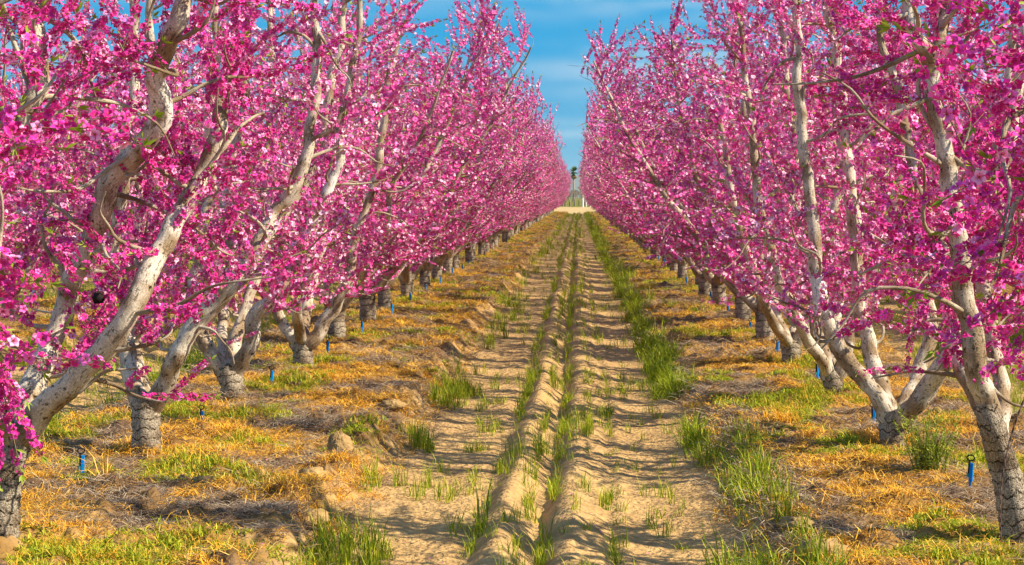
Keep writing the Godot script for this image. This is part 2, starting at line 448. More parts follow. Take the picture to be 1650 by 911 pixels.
# one flowering shoot about 0.62 m long, growing up +y: stem, blossoms and the first leaves
func make_shoot(rng: RandomNumberGenerator, detail: int) -> Dictionary:
	var bend := Vector3(rng.randf_range(-0.12, 0.12), 0, rng.randf_range(-0.12, 0.12))
	var length := 0.62
	var line := PackedVector3Array()
	var radii := PackedFloat32Array()
	for k in 6:
		var t := k / 5.0
		line.append(Vector3.UP * length * t + bend * t * t + Vector3(rng.randf_range(-1, 1), 0, rng.randf_range(-1, 1)) * 0.006)
		radii.append(lerpf(0.0035, 0.0014, t))
	var stem := Builder.new()
	var coarse_line := PackedVector3Array([line[0], line[2], line[5]])
	tube(stem, line if detail else coarse_line, radii if detail else PackedFloat32Array([0.0035, 0.0026, 0.0014]), 3, Color(0.20, 0.10, 0.06), Color(0.30, 0.20, 0.11), 0.0, false)
	var st := SurfaceTool.new()
	st.begin(Mesh.PRIMITIVE_TRIANGLES)
	var set_: Array = flowers[detail]
	var placed := []
	var count := rng.randi_range(30, 42)
	var turn := rng.randf() * TAU
	var gap := rng.randf_range(0.3, 0.85)
	for k in count:
		var t := lerpf(0.10, 0.98, (k + rng.randf_range(-0.4, 0.4)) / (count - 1.0))
		if absf(t - gap) < 0.05:
			continue
		t = clampf(t, 0.06, 1.0)
		turn += 2.4 + rng.randf_range(-0.5, 0.5)
		var seg := minf(t * 5.0, 4.999)
		var at := line[int(seg)].lerp(line[int(seg) + 1], seg - int(seg))
		var out := Vector3(cos(turn), rng.randf_range(-0.1, 0.7), sin(turn)).normalized()
		var kind: int = 4 if t > 0.9 or rng.randf() < 0.08 else ([0, 0, 0, 3, 3, 3, 3, 1, 2] if detail == 2 else [0, 0, 1, 1, 2, 2, 2, 3, 3])[rng.randi() % 9]  # mix paints light: dark kinds up close for shade, pale elsewhere for highlights
		var which: int = kind * 2 + rng.randi() % 2
		var xf := Transform3D(frame_of(out) * Basis(Vector3.UP, rng.randf() * TAU), at + out * 0.013).scaled_local(Vector3.ONE * rng.randf_range(0.85, 1.15))
		placed.append([which, xf])
		st.append_from(set_[which], 0, xf)
	var leaves := []
	for k in rng.randi_range(6, 12):
		var t := 1.0 if k < 4 else 0.55 if k < 7 else rng.randf_range(0.3, 0.95)
		var seg := minf(t * 5.0, 4.999)
		var at := line[int(seg)].lerp(line[int(seg) + 1], seg - int(seg))
		var out := Vector3(rng.randf_range(-1, 1), rng.randf_range(0.5, 1.6), rng.randf_range(-1, 1))
		var xf := Transform3D(frame_of(out), at).scaled_local(Vector3.ONE * rng.randf_range(0.7, 1.4))
		leaves.append(xf)
		st.append_from(leaf_mesh, 0, xf)
	return {"crown": st.commit(), "stem": stem.mesh(), "flowers": placed, "leaves": leaves}


func make_blossoms() -> void:
	var rng := RandomNumberGenerator.new()
	rng.seed = 11
	for kind in 5:
		for k in 2:
			for detail in 3:
				flowers[detail].append(flower(rng, kind, detail))
	leaf_mesh = leaf()
	for k in 9:
		for detail in 3:
			shoot_kinds[detail].append(make_shoot(rng, detail))


# ---------------------------------------------------------------- trees
func limb_from(flat: Array) -> Array:
	var p := PackedVector3Array()
	var r := PackedFloat32Array()
	for k in range(0, flat.size(), 4):
		p.append(Vector3(flat[k], flat[k + 1], flat[k + 2]))
		r.append(flat[k + 3])
	return [p, r]


# trunk and four or five scaffold limbs of an open vase, for the trees whose own limbs cannot be made out
func wild_limbs(rng: RandomNumberGenerator) -> Array:
	var out := []
	var fork := rng.randf_range(0.42, 0.6)
	var lean := Vector3(rng.randf_range(-0.05, 0.05), 0, rng.randf_range(-0.05, 0.05))
	out.append([PackedVector3Array([Vector3.ZERO, Vector3(0, fork * 0.45, 0) + lean * 0.4, Vector3(0, fork * 0.85, 0) + lean, Vector3(0, fork, 0) + lean]), PackedFloat32Array([0.135, 0.115, 0.125, 0.11])])
	var count := rng.randi_range(4, 5)
	var turn := rng.randf() * TAU
	for k in count:
		var a := turn + TAU * (k + rng.randf_range(-0.2, 0.2)) / count
		var out_dir := Vector3(cos(a), 0, sin(a))
		var side := Vector3(-sin(a), 0, cos(a))
		var p := PackedVector3Array([Vector3(0, fork * 0.82, 0) + lean + out_dir * 0.03])
		var r := PackedFloat32Array([0.085])
		var at := p[0]
		var reach := rng.randf_range(0.52, 0.8)
		for j in 9:
			var rise := lerpf(0.72, 1.5, j / 8.0)
			var dir := (out_dir * reach * rng.randf_range(0.75, 1.2) + Vector3.UP * rise + side * rng.randf_range(-0.42, 0.42)).normalized()
			at += dir * rng.randf_range(0.44, 0.52)
			p.append(at)
			r.append(lerpf(0.058, 0.012, j / 8.0))
		out.append([p, r])
	return out


var total_shoots := 0


# opts: near (detailed blossoms), low (height under which shoots are thinned), density, parts (own blossom parts)
func build_tree(called: String, where: Vector3, limbs: Array, rng: RandomNumberGenerator, opts: Dictionary) -> Node3D:
	var root := Node3D.new()
	root.name = called
	add_child(root, true)
	root.position = where
	var near: bool = opts.get("near", false)
	var detail: int = opts.get("detail", 0)
	var sides := 14 if near else 8
	var steps := 5 if near else 2
	var trunk := Builder.new()
	var line := smooth_line(limbs[0][0], limbs[0][1], 12 if near else 5)
	# flare at the foot, and a foot that goes into the soil
	line[0][0] += Vector3.DOWN * 0.14
	line[1][0] *= 1.18
	line[1][1] *= 1.08
	tube(trunk, line[0], line[1], 22 if near else 12, Color(0.27, 0.205, 0.15), Color(0.52, 0.44, 0.35), 0.08, true, 0.04)
	part("trunk", trunk.mesh(), mat.trunk, root)
	var shoots := []
	var middle_at := Vector3.ZERO
	for l in range(1, limbs.size()):
		var p: PackedVector3Array = limbs[l][0]
		var r: PackedFloat32Array = limbs[l][1]
		var b := Builder.new()
		var fineline := smooth_line(p, r, steps)
		var paint := Vector2.ZERO
		if opts.get("paint", []) and opts.paint[0] == l:
			paint = Vector2(opts.paint[1], opts.paint[2])
		for k in range(2, fineline[0].size() - 1):
			var here: Vector3 = fineline[0][k]
			fineline[0][k] = here + Vector3(bark_noise.get_noise_3dv(here * 2.6), 0, bark_noise.get_noise_3dv(here * 2.6 + Vector3(40, 0, 0))) * 0.035
			fineline[1][k] *= 1.0 + 0.12 * bark_noise.get_noise_3dv(here * 3.7 + Vector3(0, 9, 0))
		tube(b, fineline[0], fineline[1], sides, Color(0.36, 0.26, 0.17), Color(0.78, 0.70, 0.60), 0.12 if near else 0.08, true, 0.0, 0.75, paint)
		var limb: MeshInstance3D
		if near:
			limb = part("limb", b.mesh(), mat.limb, root)
		var length := 0.0
		for k in p.size() - 1:
			length += p[k].distance_to(p[k + 1])
		var count := int(length * opts.get("branches", 7.5))
		for k in count:
			var t := pow((k + rng.randf()) / count, opts.get("lower", 1.25))
			if t < 0.1:
				continue
			var s := t * (p.size() - 1)
			var j := mini(int(s), p.size() - 2)
			var at := p[j].lerp(p[j + 1], s - j)
			if at.y < 0.8:
				continue
			var dir := Vector3(rng.randf_range(-1, 1), rng.randf_range(-0.25, 0.6), rng.randf_range(-1, 1)).normalized()
			dir = (dir + Vector3(at.x, 0, at.z).normalized() * 0.35).normalized()
			var q := PackedVector3Array([at])
			var w := PackedFloat32Array([minf(0.016, r[j] * 0.42)])
			var span := lerpf(1.1, 0.65, t) * rng.randf_range(0.55, 1.15) * (0.55 if at.y < 1.3 else 1.0)
			var step := span / 5.0
			for m in 5:
				dir = (dir + Vector3(rng.randf_range(-1, 1), rng.randf_range(-0.7, 0.8), rng.randf_range(-1, 1)) * 0.72).normalized()
				if (at + dir * step).y < 0.75:
					dir.y = absf(dir.y)
				at += dir * step
				q.append(at)
				w.append(w[0] * lerpf(0.85, 0.25, m / 4.0))
			var bb := Builder.new() if near else b
			var soft := smooth_line(q, w, 3 if near else 1)
			tube(bb, soft[0], soft[1], 6 if near else 4, Color(0.36, 0.26, 0.17), Color(0.66, 0.57, 0.46), 0.12 if near else 0.0)
			if near:
				part("branch", bb.mesh(), mat.limb, limb)
			for m in range(1, 6):
				for twice in (2 if rng.randf() < opts.get("density", 0.55) else 1):
					var grow := (q[m] - q[m - 1]).normalized() * 0.5 + Vector3(rng.randf_range(-1, 1), rng.randf_range(-0.35, 1.0), rng.randf_range(-1, 1)).normalized() * 0.9 + Vector3.UP * 0.22
					shoots.append([q[m].lerp(q[m - 1], rng.randf() * 0.8), grow.normalized(), rng.randf_range(0.5, 1.05)])
		# shoots straight from the limb and a leader at its end
		for k in int(length * opts.get("direct", 9.0)):
			var t := rng.randf_range(0.3, 1.0)
			var s := t * (p.size() - 1)
			var j := mini(int(s), p.size() - 2)
			var grow := Vector3(rng.randf_range(-1, 1), rng.randf_range(-0.1, 1.2), rng.randf_range(-1, 1)).normalized()
			shoots.append([p[j].lerp(p[j + 1], s - j), grow, rng.randf_range(0.45, 1.0)])
		for k in 5:
			shoots.append([p[p.size() - 1], ((p[p.size() - 1] - p[p.size() - 2]).normalized() + Vector3(rng.randf_range(-1, 1), 0.4, rng.randf_range(-1, 1)) * 0.55).normalized(), rng.randf_range(0.8, 1.35)])
		if not near:
			part("limb", b.mesh(), mat.limb, root)
	for extra in opts.get("sprays", []):
		shoots.append(extra)
	# lay the shoots out as transforms, thin the lowest, keep the crown in its vase
	var kept := []
	var low: float = opts.get("low", 1.0)
	for s in shoots:
		var tip: Vector3 = s[0] + s[1] * 0.62 * s[2]
		var side := Vector2(tip.x, tip.z).length()
		if s.size() == 3 and (tip.y < 0.72 or side > lerpf(1.45, opts.get("wide", 2.3), clampf((tip.y - 0.7) / 2.2, 0.0, 1.0)) or (tip.y < low and rng.randf() < 0.72)):
			continue
		if s.size() == 3 and tip.z > 0.1 and rng.randf() < opts.get("open", 0.0):
			continue
		var xf := Transform3D(frame_of(s[1]) * Basis(Vector3.UP, rng.randf() * TAU), s[0]).scaled_local(Vector3.ONE * s[2])
		kept.append([xf, rng.randi() % 9])
	var own := opts.get("parts", 0) as int
	if own:
		var eye := cam.position - where
		var aim := -cam.basis.z
		var up := cam.basis.y
		var right := cam.basis.x
		for s in kept:
			var mid: Vector3 = s[0] * Vector3(0, 0.35, 0) - eye
			var deep := mid.dot(aim)
			var seen := deep > 1.0 and absf(mid.dot(right) / deep) < 0.275 and absf(mid.dot(up) / deep) < 0.15
			s.append(deep if seen else 900.0 + deep)
		kept.sort_custom(func(a, c): return a[2] < c[2])
	var st := SurfaceTool.new()
	st.begin(Mesh.PRIMITIVE_TRIANGLES)
	var tw := SurfaceTool.new()
	tw.begin(Mesh.PRIMITIVE_TRIANGLES)
	var petals: Material = mat["petal%d" % opts.get("tone", 0)]
	for s in kept:
		var shoot: Dictionary = shoot_kinds[detail][s[1]]
		if own >= shoot.flowers.size() and s[2] < 900.0:
			own -= shoot.flowers.size()
			var o := part("flowering_shoot", shoot.stem, mat.twig, root)
			o.transform = s[0]
			for f in shoot.flowers:
				part("blossom", flowers[2][f[0]], petals, o).transform = f[1]
			for f in shoot.leaves:
				part("leaf", leaf_mesh, mat.blade, o).transform = f
			continue
		st.append_from(shoot.crown, 0, s[0])
		tw.append_from(shoot.stem, 0, s[0])
	total_shoots += kept.size()
	part("crown", st.commit(), petals, root, "stuff")
	part("twigs", tw.commit(), mat.twig, root, "stuff")
	return root


func ordinal(k: int) -> String:
	return ["first", "second", "third", "fourth", "fifth", "sixth", "seventh", "eighth", "ninth", "tenth", "eleventh", "twelfth", "thirteenth", "fourteenth", "fifteenth"][k]


func peach_trees() -> void:
	var rng := RandomNumberGenerator.new()
	var labels := {
		"L1": "peach tree at the left edge with two thick bare limbs crossing the picture",
		"L2": "left row peach tree with ringed trunk forked in two, just behind the leftmost trunk",
		"L3": "left row peach tree with dark low-forked trunk, third trunk from the left edge",
		"L4": "left row peach tree with short black-sided forked trunk, fourth trunk from the left edge",
		"R1": "peach tree at the right edge with a long leaning ringed trunk",
		"R2": "right row peach tree fanning into four limbs behind a bushy green weed",
		"R3": "right row peach tree with slim curved trunk and a pale limb, behind the four-limbed tree",
		"R4": "right row peach tree with straight stubby trunk beside a blue stake, fourth from the right",
		"L0": "peach tree left of the picture whose large blossom sprays hang into the left edge",
		"R0": "peach tree right of the picture whose largest blossom sprays hang in at upper right"}
	# the two trees that stand beside the picture and reach into it
	HERO["L0"] = {"at": Vector3(-3.27, 0, -6.45), "limbs": [
		[0, 0, 0, 0.125, 0, 0.25, 0, 0.115, 0.02, 0.5, 0, 0.11],
		[0.03, 0.46, 0, 0.085, 0.3, 0.85, 0, 0.07, 0.6, 1.2, 0.0, 0.055, 0.84, 1.5, 0.0, 0.045, 0.88, 1.9, 0.0, 0.038, 0.86, 2.3, 0, 0.033, 0.9, 2.9, 0.05, 0.028, 0.85, 3.7, 0.1, 0.018],
		[-0.02, 0.46, 0, 0.08, -0.4, 1.0, -0.2, 0.06, -0.8, 1.8, -0.3, 0.05, -1.1, 2.8, -0.4, 0.035, -1.3, 3.8, -0.5, 0.018],
		[0, 0.46, 0.02, 0.08, -0.1, 1.0, 0.4, 0.06, -0.3, 1.8, 0.8, 0.05, -0.3, 2.8, 1.1, 0.035, -0.4, 3.9, 1.3, 0.018]],
		"sprays": [
		[Vector3(0.89, 2.33, -0.05), Vector3(0.82, -0.34, 0.47), 1.00, 1],
		[Vector3(0.87, 2.29, -0.05), Vector3(0.95, 0.02, 0.31), 1.00, 1],
		[Vector3(0.90, 1.97, 0.05), Vector3(0.81, -0.29, 0.51), 1.05, 1],
		[Vector3(0.92, 1.84, 0.05), Vector3(0.88, -0.37, 0.31), 1.00, 1],
		[Vector3(0.88, 1.54, -0.05), Vector3(0.79, 0.42, 0.45), 1.00, 1],
		[Vector3(0.91, 1.49, -0.15), Vector3(0.57, -0.75, 0.34), 0.90, 1],
		[Vector3(0.89, 1.57, -0.35), Vector3(0.42, -0.89, 0.17), 1.00, 1],
		[Vector3(0.83, 2.13, -0.15), Vector3(0.97, 0.09, 0.21), 0.90, 1],
		[Vector3(0.84, 1.70, -0.15), Vector3(0.87, -0.49, 0.00), 0.90, 1],
		[Vector3(1.03, 2.65, -0.05), Vector3(0.55, -0.76, 0.34), 0.95, 1],
		[Vector3(0.84, 2.59, -0.15), Vector3(0.89, 0.28, 0.35), 1.00, 1],
		[Vector3(0.92, 2.49, -0.05), Vector3(0.91, 0.20, 0.35), 0.80, 1],
		[Vector3(1.16, 1.43, 0.00), Vector3(0.17, -0.98, 0.12), 0.72, 1],
		[Vector3(1.17, 1.42, 0.00), Vector3(0.35, -0.90, 0.27), 0.66, 1],
		[Vector3(1.14, 1.43, 0.00), Vector3(0.14, -0.98, 0.11), 0.75, 1],
		[Vector3(1.10, 1.45, 0.00), Vector3(0.67, -0.58, 0.47), 0.60, 1],
		[Vector3(1.13, 1.42, -0.05), Vector3(0.19, -0.92, -0.34), 0.60, 1]]}
	HERO.L0.limbs.append([0.84, 1.5, 0.0, 0.014, 0.95, 1.47, 0.02, 0.011, 1.06, 1.47, 0.0, 0.009, 1.15, 1.44, 0.0, 0.006])
	HERO["R0"] = {"at": Vector3(2.5, 0, -6.6), "limbs": [
		[0, 0, 0, 0.125, 0, 0.25, 0, 0.115, -0.02, 0.5, 0, 0.11],
		[-0.03, 0.46, 0, 0.085, -0.25, 0.85, 0.05, 0.07, -0.55, 1.2, 0.15, 0.055, -0.76, 1.5, 0.3, 0.045, -0.79, 1.9, 0.35, 0.038, -0.78, 2.3, 0.35, 0.033, -0.8, 2.9, 0.3, 0.028, -0.8, 3.8, 0.3, 0.018],
		[0.02, 0.46, 0, 0.08, 0.4, 1.0, -0.2, 0.06, 0.8, 1.8, -0.3, 0.05, 1.1, 2.8, -0.4, 0.035, 1.3, 3.8, -0.5, 0.018],
		[0, 0.46, 0.02, 0.08, 0.1, 1.0, 0.4, 0.06, 0.3, 1.8, 0.8, 0.05, 0.3, 2.8, 1.1, 0.035, 0.4, 3.9, 1.3, 0.018]],
		"sprays": [
		[Vector3(-0.80, 2.48, 0.40), Vector3(-0.92, -0.19, 0.33), 1.00, 1],
		[Vector3(-0.80, 2.60, 0.40), Vector3(-0.75, -0.58, 0.32), 1.00, 1],
		[Vector3(-0.80, 2.14, 0.40), Vector3(-0.93, -0.18, 0.33), 1.00, 1],
		[Vector3(-0.82, 1.97, 0.40), Vector3(-0.90, -0.39, 0.21), 1.00, 1],
		[Vector3(-0.81, 1.80, 0.30), Vector3(-0.73, -0.54, 0.41), 0.95, 1],
		[Vector3(-0.83, 2.20, 0.50), Vector3(-0.70, -0.63, 0.34), 1.00, 1],
		[Vector3(-0.80, 2.81, 0.30), Vector3(-0.64, -0.61, 0.46), 1.00, 1],
		[Vector3(-0.76, 2.29, 0.40), Vector3(-0.80, -0.13, 0.59), 1.10, 1],
		[Vector3(-0.76, 1.67, 0.20), Vector3(-0.69, -0.68, 0.27), 0.80, 1],
		[Vector3(-0.75, 2.65, 0.20), Vector3(-0.43, -0.71, 0.56), 1.00, 1],
		[Vector3(-0.75, 2.08, 0.30), Vector3(-0.73, 0.38, 0.56), 0.90, 1],
		[Vector3(-0.69, 1.93, 0.10), Vector3(-0.97, 0.10, -0.22), 1.00, 1],
		[Vector3(-0.72, 2.44, 0.10), Vector3(-0.96, 0.22, -0.16), 1.10, 1],
		[Vector3(-0.72, 2.57, 0.10), Vector3(-0.92, 0.34, -0.18), 1.00, 1],
		[Vector3(-0.71, 1.77, 0.10), Vector3(-0.95, -0.17, 0.27), 0.90, 1],
		[Vector3(-0.73, 1.64, 0.10), Vector3(-0.57, 0.28, 0.77), 1.00, 1]]}
	var seed_ := 100
	for key in ["L0", "L1", "L2", "L3", "L4", "R0", "R1", "R2", "R3", "R4"]:
		var h: Dictionary = HERO[key]
		var limbs := []
		for flat in h.limbs:
			limbs.append(limb_from(flat))
		seed_ += 1
		rng.seed = seed_
		var rank := int(key.substr(1))
		var o := build_tree(named("peach_tree"), h.at, limbs, rng, {
			"near": true, "detail": [2, 2, 1, 0, 0][rank], "low": 1.35 if rank < 3 else 0.9, "tone": 0, "parts": 300 if rank < 3 else 0, "sprays": h.get("sprays", []), "paint": {"R2": [1, 0.92, 1.38], "L3": [2, 1.98, 2.32], "L1": [2, 2.35, 2.75]}.get(key, []), "direct": 6.0, "branches": 2.4 if rank == 0 else 5.4, "density": 0.2 if rank == 0 else 0.5, "open": [0.0, 0.5, 0.25, 0.0, 0.0][rank]})
		tag(o, labels[key], "tree", "peach trees in bloom")
	# four trees to copy down the rows
	var kinds := []
	for k in 4:
		rng.seed = 900 + k
		kinds.append(build_tree("peach_tree_kind", Vector3.ZERO, wild_limbs(rng), rng, {"tone": k % 3, "density": 0.6}))
		remove_child(kinds[k])
	rng.seed = 77
	for row in [[ROW_LEFT, 20.56 + STEP, 239.0, "left", 0], [ROW_RIGHT, 21.07 + STEP, 239.0, "right", 0], [ROW_LEFT - ROW_GAP, 25.0, 132.0, "left", 1], [ROW_RIGHT + ROW_GAP, 26.5, 132.0, "right", 1], [ROW_LEFT - ROW_GAP * 2.0, 44.0, 112.0, "left", 2], [ROW_RIGHT + ROW_GAP * 2.0, 45.0, 112.0, "right", 2]]:
		var d: float = row[1]
		var k: int = 5 if row[4] == 0 else 0
		while d < row[2]:
			var o: Node3D = kinds[rng.randi() % 4].duplicate()
			o.name = named("peach_tree")
			add_child(o, true)
			o.position = Vector3(row[0] + rng.randf_range(-0.1, 0.1), 0.0, -d + rng.randf_range(-0.2, 0.2))
			o.rotation.y = rng.randf() * TAU
			var big := rng.randf_range(0.94, 1.08)
			o.scale = Vector3(big, big * rng.randf_range(0.92, 1.02), big)
			var label: String
			if row[4] == 0 and k < 15:
				label = "%s peach tree back from the front in the %s row beside the aisle" % [ordinal(k), row[3]]
			elif row[4] == 0:
				label = "distant peach tree of the %s aisle row, its crown merged with its neighbours'" % row[3]
			elif k < 15:
				label = "%s peach tree from the front in the %s row behind the %s aisle row" % [ordinal(k), ["", "next", "second"][row[4]], row[3]]
			else:
				label = "peach tree of the %s row behind the %s aisle row, seen between its trunks" % [["", "next", "second"][row[4]], row[3]]
			tag(o, label, "tree", "peach trees of the %s" % ["%s aisle row" % row[3], "next row on the %s" % row[3], "second row back on the %s" % row[3]][row[4]])
			d += STEP
			k += 1
	for o in kinds:
		o.free()


# ---------------------------------------------------------------- ground cover
func tuft(rng: RandomNumberGenerator, blades: int, tall: float, spread: float, lean: Vector2, width: float, tones: Array) -> ArrayMesh:
	var b := Builder.new()
	for k in blades:
		var a := rng.randf() * TAU
		var at := Vector3(cos(rng.randf() * TAU), 0, sin(rng.randf() * TAU)) * spread * sqrt(rng.randf())
		var out := Vector3(cos(a), 0, sin(a))
		var tip_lean := rng.randf_range(lean.x, lean.y)
		var h := tall * rng.randf_range(0.5, 1.15)
		var dir := out * sin(tip_lean) + Vector3.UP * cos(tip_lean)
		var dir2 := out * sin(minf(tip_lean * 1.6 + 0.2, 1.75)) + Vector3.UP * cos(minf(tip_lean * 1.6 + 0.2, 1.75))
		var s := Vector3(-sin(a), 0, cos(a)).rotated(dir, rng.randf_range(-0.8, 0.8)) * width
		var m := at + dir * h * 0.55
		var tip := m + dir2 * h * 0.45
		var c: Color = tones[rng.randi() % tones.size()] * rng.randf_range(0.8, 1.15)
		at.y -= 0.015
		b.tri(at - s, at + s, m + s * 0.8, c, c, c)
		b.tri(at - s, m + s * 0.8, m - s * 0.8, c, c, c)
		b.tri(m - s * 0.8, m + s * 0.8, tip, c, c, c)
	return b.mesh()


func scatter(called: String, m: Mesh, material: Material, xfs: Array, label: String, category: String) -> void:
	if xfs.is_empty():
		return
	var mm := MultiMesh.new()
	mm.transform_format = MultiMesh.TRANSFORM_3D
	mm.mesh = m
	mm.instance_count = xfs.size()
	for k in xfs.size():
		mm.set_instance_transform(k, xfs[k])
	var o := MultiMeshInstance3D.new()
	o.name = named(called)
	o.multimesh = mm
	o.material_override = material
	add_child(o, true)
	tag(o, label, category, "", "stuff")


func ground_cover() -> void:
	var rng := RandomNumberGenerator.new()
	rng.seed = 4242
	var gold := [Color(0.78, 0.41, 0.025), Color(0.86, 0.52, 0.06), Color(0.66, 0.31, 0.02), Color(0.86, 0.62, 0.16)]
	var rust := [Color(0.46, 0.20, 0.03), Color(0.38, 0.18, 0.045), Color(0.55, 0.30, 0.07)]
	var grey := [Color(0.24, 0.17, 0.12), Color(0.32, 0.235, 0.165), Color(0.17, 0.11, 0.075), Color(0.45, 0.35, 0.24)]
	var green := [Color(0.24, 0.30, 0.012), Color(0.32, 0.37, 0.02), Color(0.16, 0.24, 0.012), Color(0.44, 0.43, 0.04)]
	var lime := [Color(0.42, 0.43, 0.03), Color(0.32, 0.36, 0.02), Color(0.54, 0.48, 0.05)]
	var kinds := {
		"gold": tuft(rng, 24, 0.13, 0.09, Vector2(0.5, 1.5), 0.0022, gold),
		"gold2": tuft(rng, 20, 0.17, 0.12, Vector2(0.9, 1.55), 0.0022, gold + rust),
		"rust": tuft(rng, 22, 0.12, 0.10, Vector2(0.6, 1.5), 0.0022, rust + gold.slice(0, 1)),
		"grey": tuft(rng, 30, 0.13, 0.14, Vector2(1.2, 1.6), 0.002, grey),
		"grey2": tuft(rng, 18, 0.20, 0.12, Vector2(1.1, 1.58), 0.002, grey + [Color(0.58, 0.46, 0.30)]),
		"grass": tuft(rng, 16, 0.21, 0.05, Vector2(0.05, 0.55), 0.0032, green),
		"grass2": tuft(rng, 12, 0.15, 0.04, Vector2(0.1, 0.7), 0.003, green + lime),
		"lush": tuft(rng, 22, 0.26, 0.09, Vector2(0.15, 0.9), 0.0034, green),
		"low": tuft(rng, 26, 0.06, 0.09, Vector2(0.3, 1.3), 0.005, green + lime),
		"lime": tuft(rng, 20, 0.12, 0.09, Vector2(0.3, 1.2), 0.0028, lime + gold.slice(0, 2)),
	}
	var spots := {}
	for k in kinds:
		spots[k] = []
	for band in [[8.5, 22.0, -7.5, 6.5, 330.0, 1.0], [22.0, 46.0, -15.5, 12.5, 85.0, 1.25], [46.0, 110.0, -18.0, 16.0, 26.0, 1.7], [110.0, 241.0, -7.0, 6.5, 18.0, 2.2]]:
		var total := int((band[1] - band[0]) * (band[3] - band[2]) * band[4])
		for k in total:
			var z := -rng.randf_range(band[0], band[1])
			var x := rng.randf_range(band[2], band[3])
			if x < z * -0.02 + z * 0.34 or x > -z * 0.30 + 0.3:
				continue
			var u := aisle_of(x) + wander(x, z)
			var patch := middle.get_noise_2d(x * 7.0, z * 5.0) + 0.45 * fine.get_noise_2d(x * 3.0, z * 3.0)
			var patch2 := middle.get_noise_2d(x * 6.0 + 300.0, z * 5.0) + 0.35 * fine.get_noise_2d(x * 4.0 + 40.0, z * 4.0)
			var streak := coarse.get_noise_2d(x * 12.0 + 70.0, z * 30.0)
			var clump := fine.get_noise_2d(x * 3.5 + 11.0, z * 2.2)
			var luck := rng.randf()
			var what := ""
			var big: float = rng.randf_range(0.6, 1.2) * band[5]
			var high := 1.0 + clump * 0.9
			if z > -15.5 and u > 1.08 and u < 1.42 and clump + patch2 > 0.02 and luck < 0.22:
				what = "grass" if luck < 0.06 else "lime" if luck < 0.11 else "gold" if luck < 0.18 else "lush"
				big *= 1.1
			elif u < -1.62 + streak * 0.1 or u > 1.35 + streak * 0.1:
				var to_row := minf(absf(u - ROW_LEFT), absf(u - ROW_RIGHT))
				if patch2 > 0.30 - 0.13 * float(to_row < 0.6):
					what = "low" if luck < 0.5 else "lime" if luck < 0.72 else "grass2" if luck < 0.76 else "gold2" if luck < 0.86 else ""
				elif patch > 0.10:
					what = "gold" if luck < 0.32 else "gold2" if luck < 0.62 else "rust" if luck < 0.85 else "grey2"
				elif patch > -0.06:
					what = "rust" if luck < 0.26 else "grey2" if luck < 0.55 else "gold2" if luck < 0.72 else ""
				else:
					what = "grey" if luck < 0.42 else "grey2" if luck < 0.66 else "gold2" if luck < 0.7 else ""
				high = 0.75 + clump * 0.9
			elif u > 0.8:
				# the long strip of grass on the right of the wheel track
				var lush := streak * 0.5 + clump * 0.7 + (0.42 if z < -19.0 else -0.16) - absf(u - 1.0) * 2.4
				if lush > 0.0 and luck < 0.16 + lush * 0.9:
					what = "lush" if luck < 0.25 else "grass" if luck < 0.4 else "lime" if luck < 0.5 else "grass2"
				elif u > 1.05 and luck < 0.4:
					what = "gold" if luck < 0.15 else "grey2"
			elif u < -1.1:
				if streak * 0.9 + clump * 0.9 + patch2 * 0.4 - absf(u + 1.42) * 0.6 > 0.16 and luck < 0.36:
					what = "grass" if luck < 0.2 else "grass2" if luck < 0.4 else "lime"
				elif u < -1.4 and luck < 0.3:
					what = "grey" if luck < 0.2 else "gold2"
			else:
				var seedling := 0.0
				for l in [[-0.61, 0.04, 0.6], [-0.33, 0.035, 0.42], [-0.15, 0.035, 0.65], [0.07, 0.035, 0.36], [0.27, 0.03, 0.42]]:
					seedling = maxf(seedling, bell(u, l[0], l[1]) * l[2] * clampf(0.3 + coarse.get_noise_2d(z * 60.0, l[0] * 900.0) * 3.2 + clump * 1.2 + (0.2 if z < -22.0 else 0.0), 0.0, 1.3))
				if luck < seedling:
					what = "grass2" if luck < seedling * 0.6 else "grass"
					big *= 0.8
				elif luck > 0.972 - 0.03 * float(u < -0.7) and patch2 > -0.12:
					what = "grass2"
			high = clampf(high, 0.45, 1.5)
			if what == "":
				continue
			spots[what].append(Transform3D(Basis(Vector3.UP, rng.randf() * TAU).scaled(Vector3(big, minf(big, 1.3) * high, big)), Vector3(x, ground_y(x, z), z)))
	var labels := {"gold": "golden dry grass matted along the tree rows", "rust": "rust brown dry grass in patches along the tree rows", "grey": "grey brown dead thatch lying along the tree rows",
		"grass": "upright green grass in lines along the furrows and tracks", "lush": "lush green grass strip along the right wheel track", "low": "low green weeds spread round the trunks", "lime": "yellow green grass patches along the tree rows"}
	var names := {"gold": "dry_golden_grass", "rust": "dry_brown_grass", "grey": "dead_thatch_grass", "grass": "green_grass", "lush": "lush_grass", "low": "low_weeds", "lime": "yellow_green_grass"}
	for k in kinds:
		var key: String = k.trim_suffix("2")
		scatter(names[key], kinds[k], mat.blade if key in ["grass", "lush", "low", "lime"] else mat.straw, spots[k], labels[key], "grass" if key != "low" else "weeds")
	# petals that have fallen
	var p := Builder.new()
	p.tri(Vector3(-0.008, 0.004, 0), Vector3(0.008, 0.003, 0), Vector3(0, 0.008, 0.018), Color(0.82, 0.16, 0.45), Color(0.82, 0.16, 0.45), Color(0.88, 0.3, 0.55))
	var fallen := []
	for k in 900:
		var z := -rng.randf_range(9.0, 40.0)
		var x := rng.randf_range(-5.0, 4.5)
		fallen.append(Transform3D(Basis(Vector3.UP, rng.randf() * TAU), Vector3(x, ground_y(x, z) + 0.004, z)))
	scatter("fallen_petals", p.mesh(), mat.petal0, fallen, "pink petals fallen on the orchard floor", "petals")


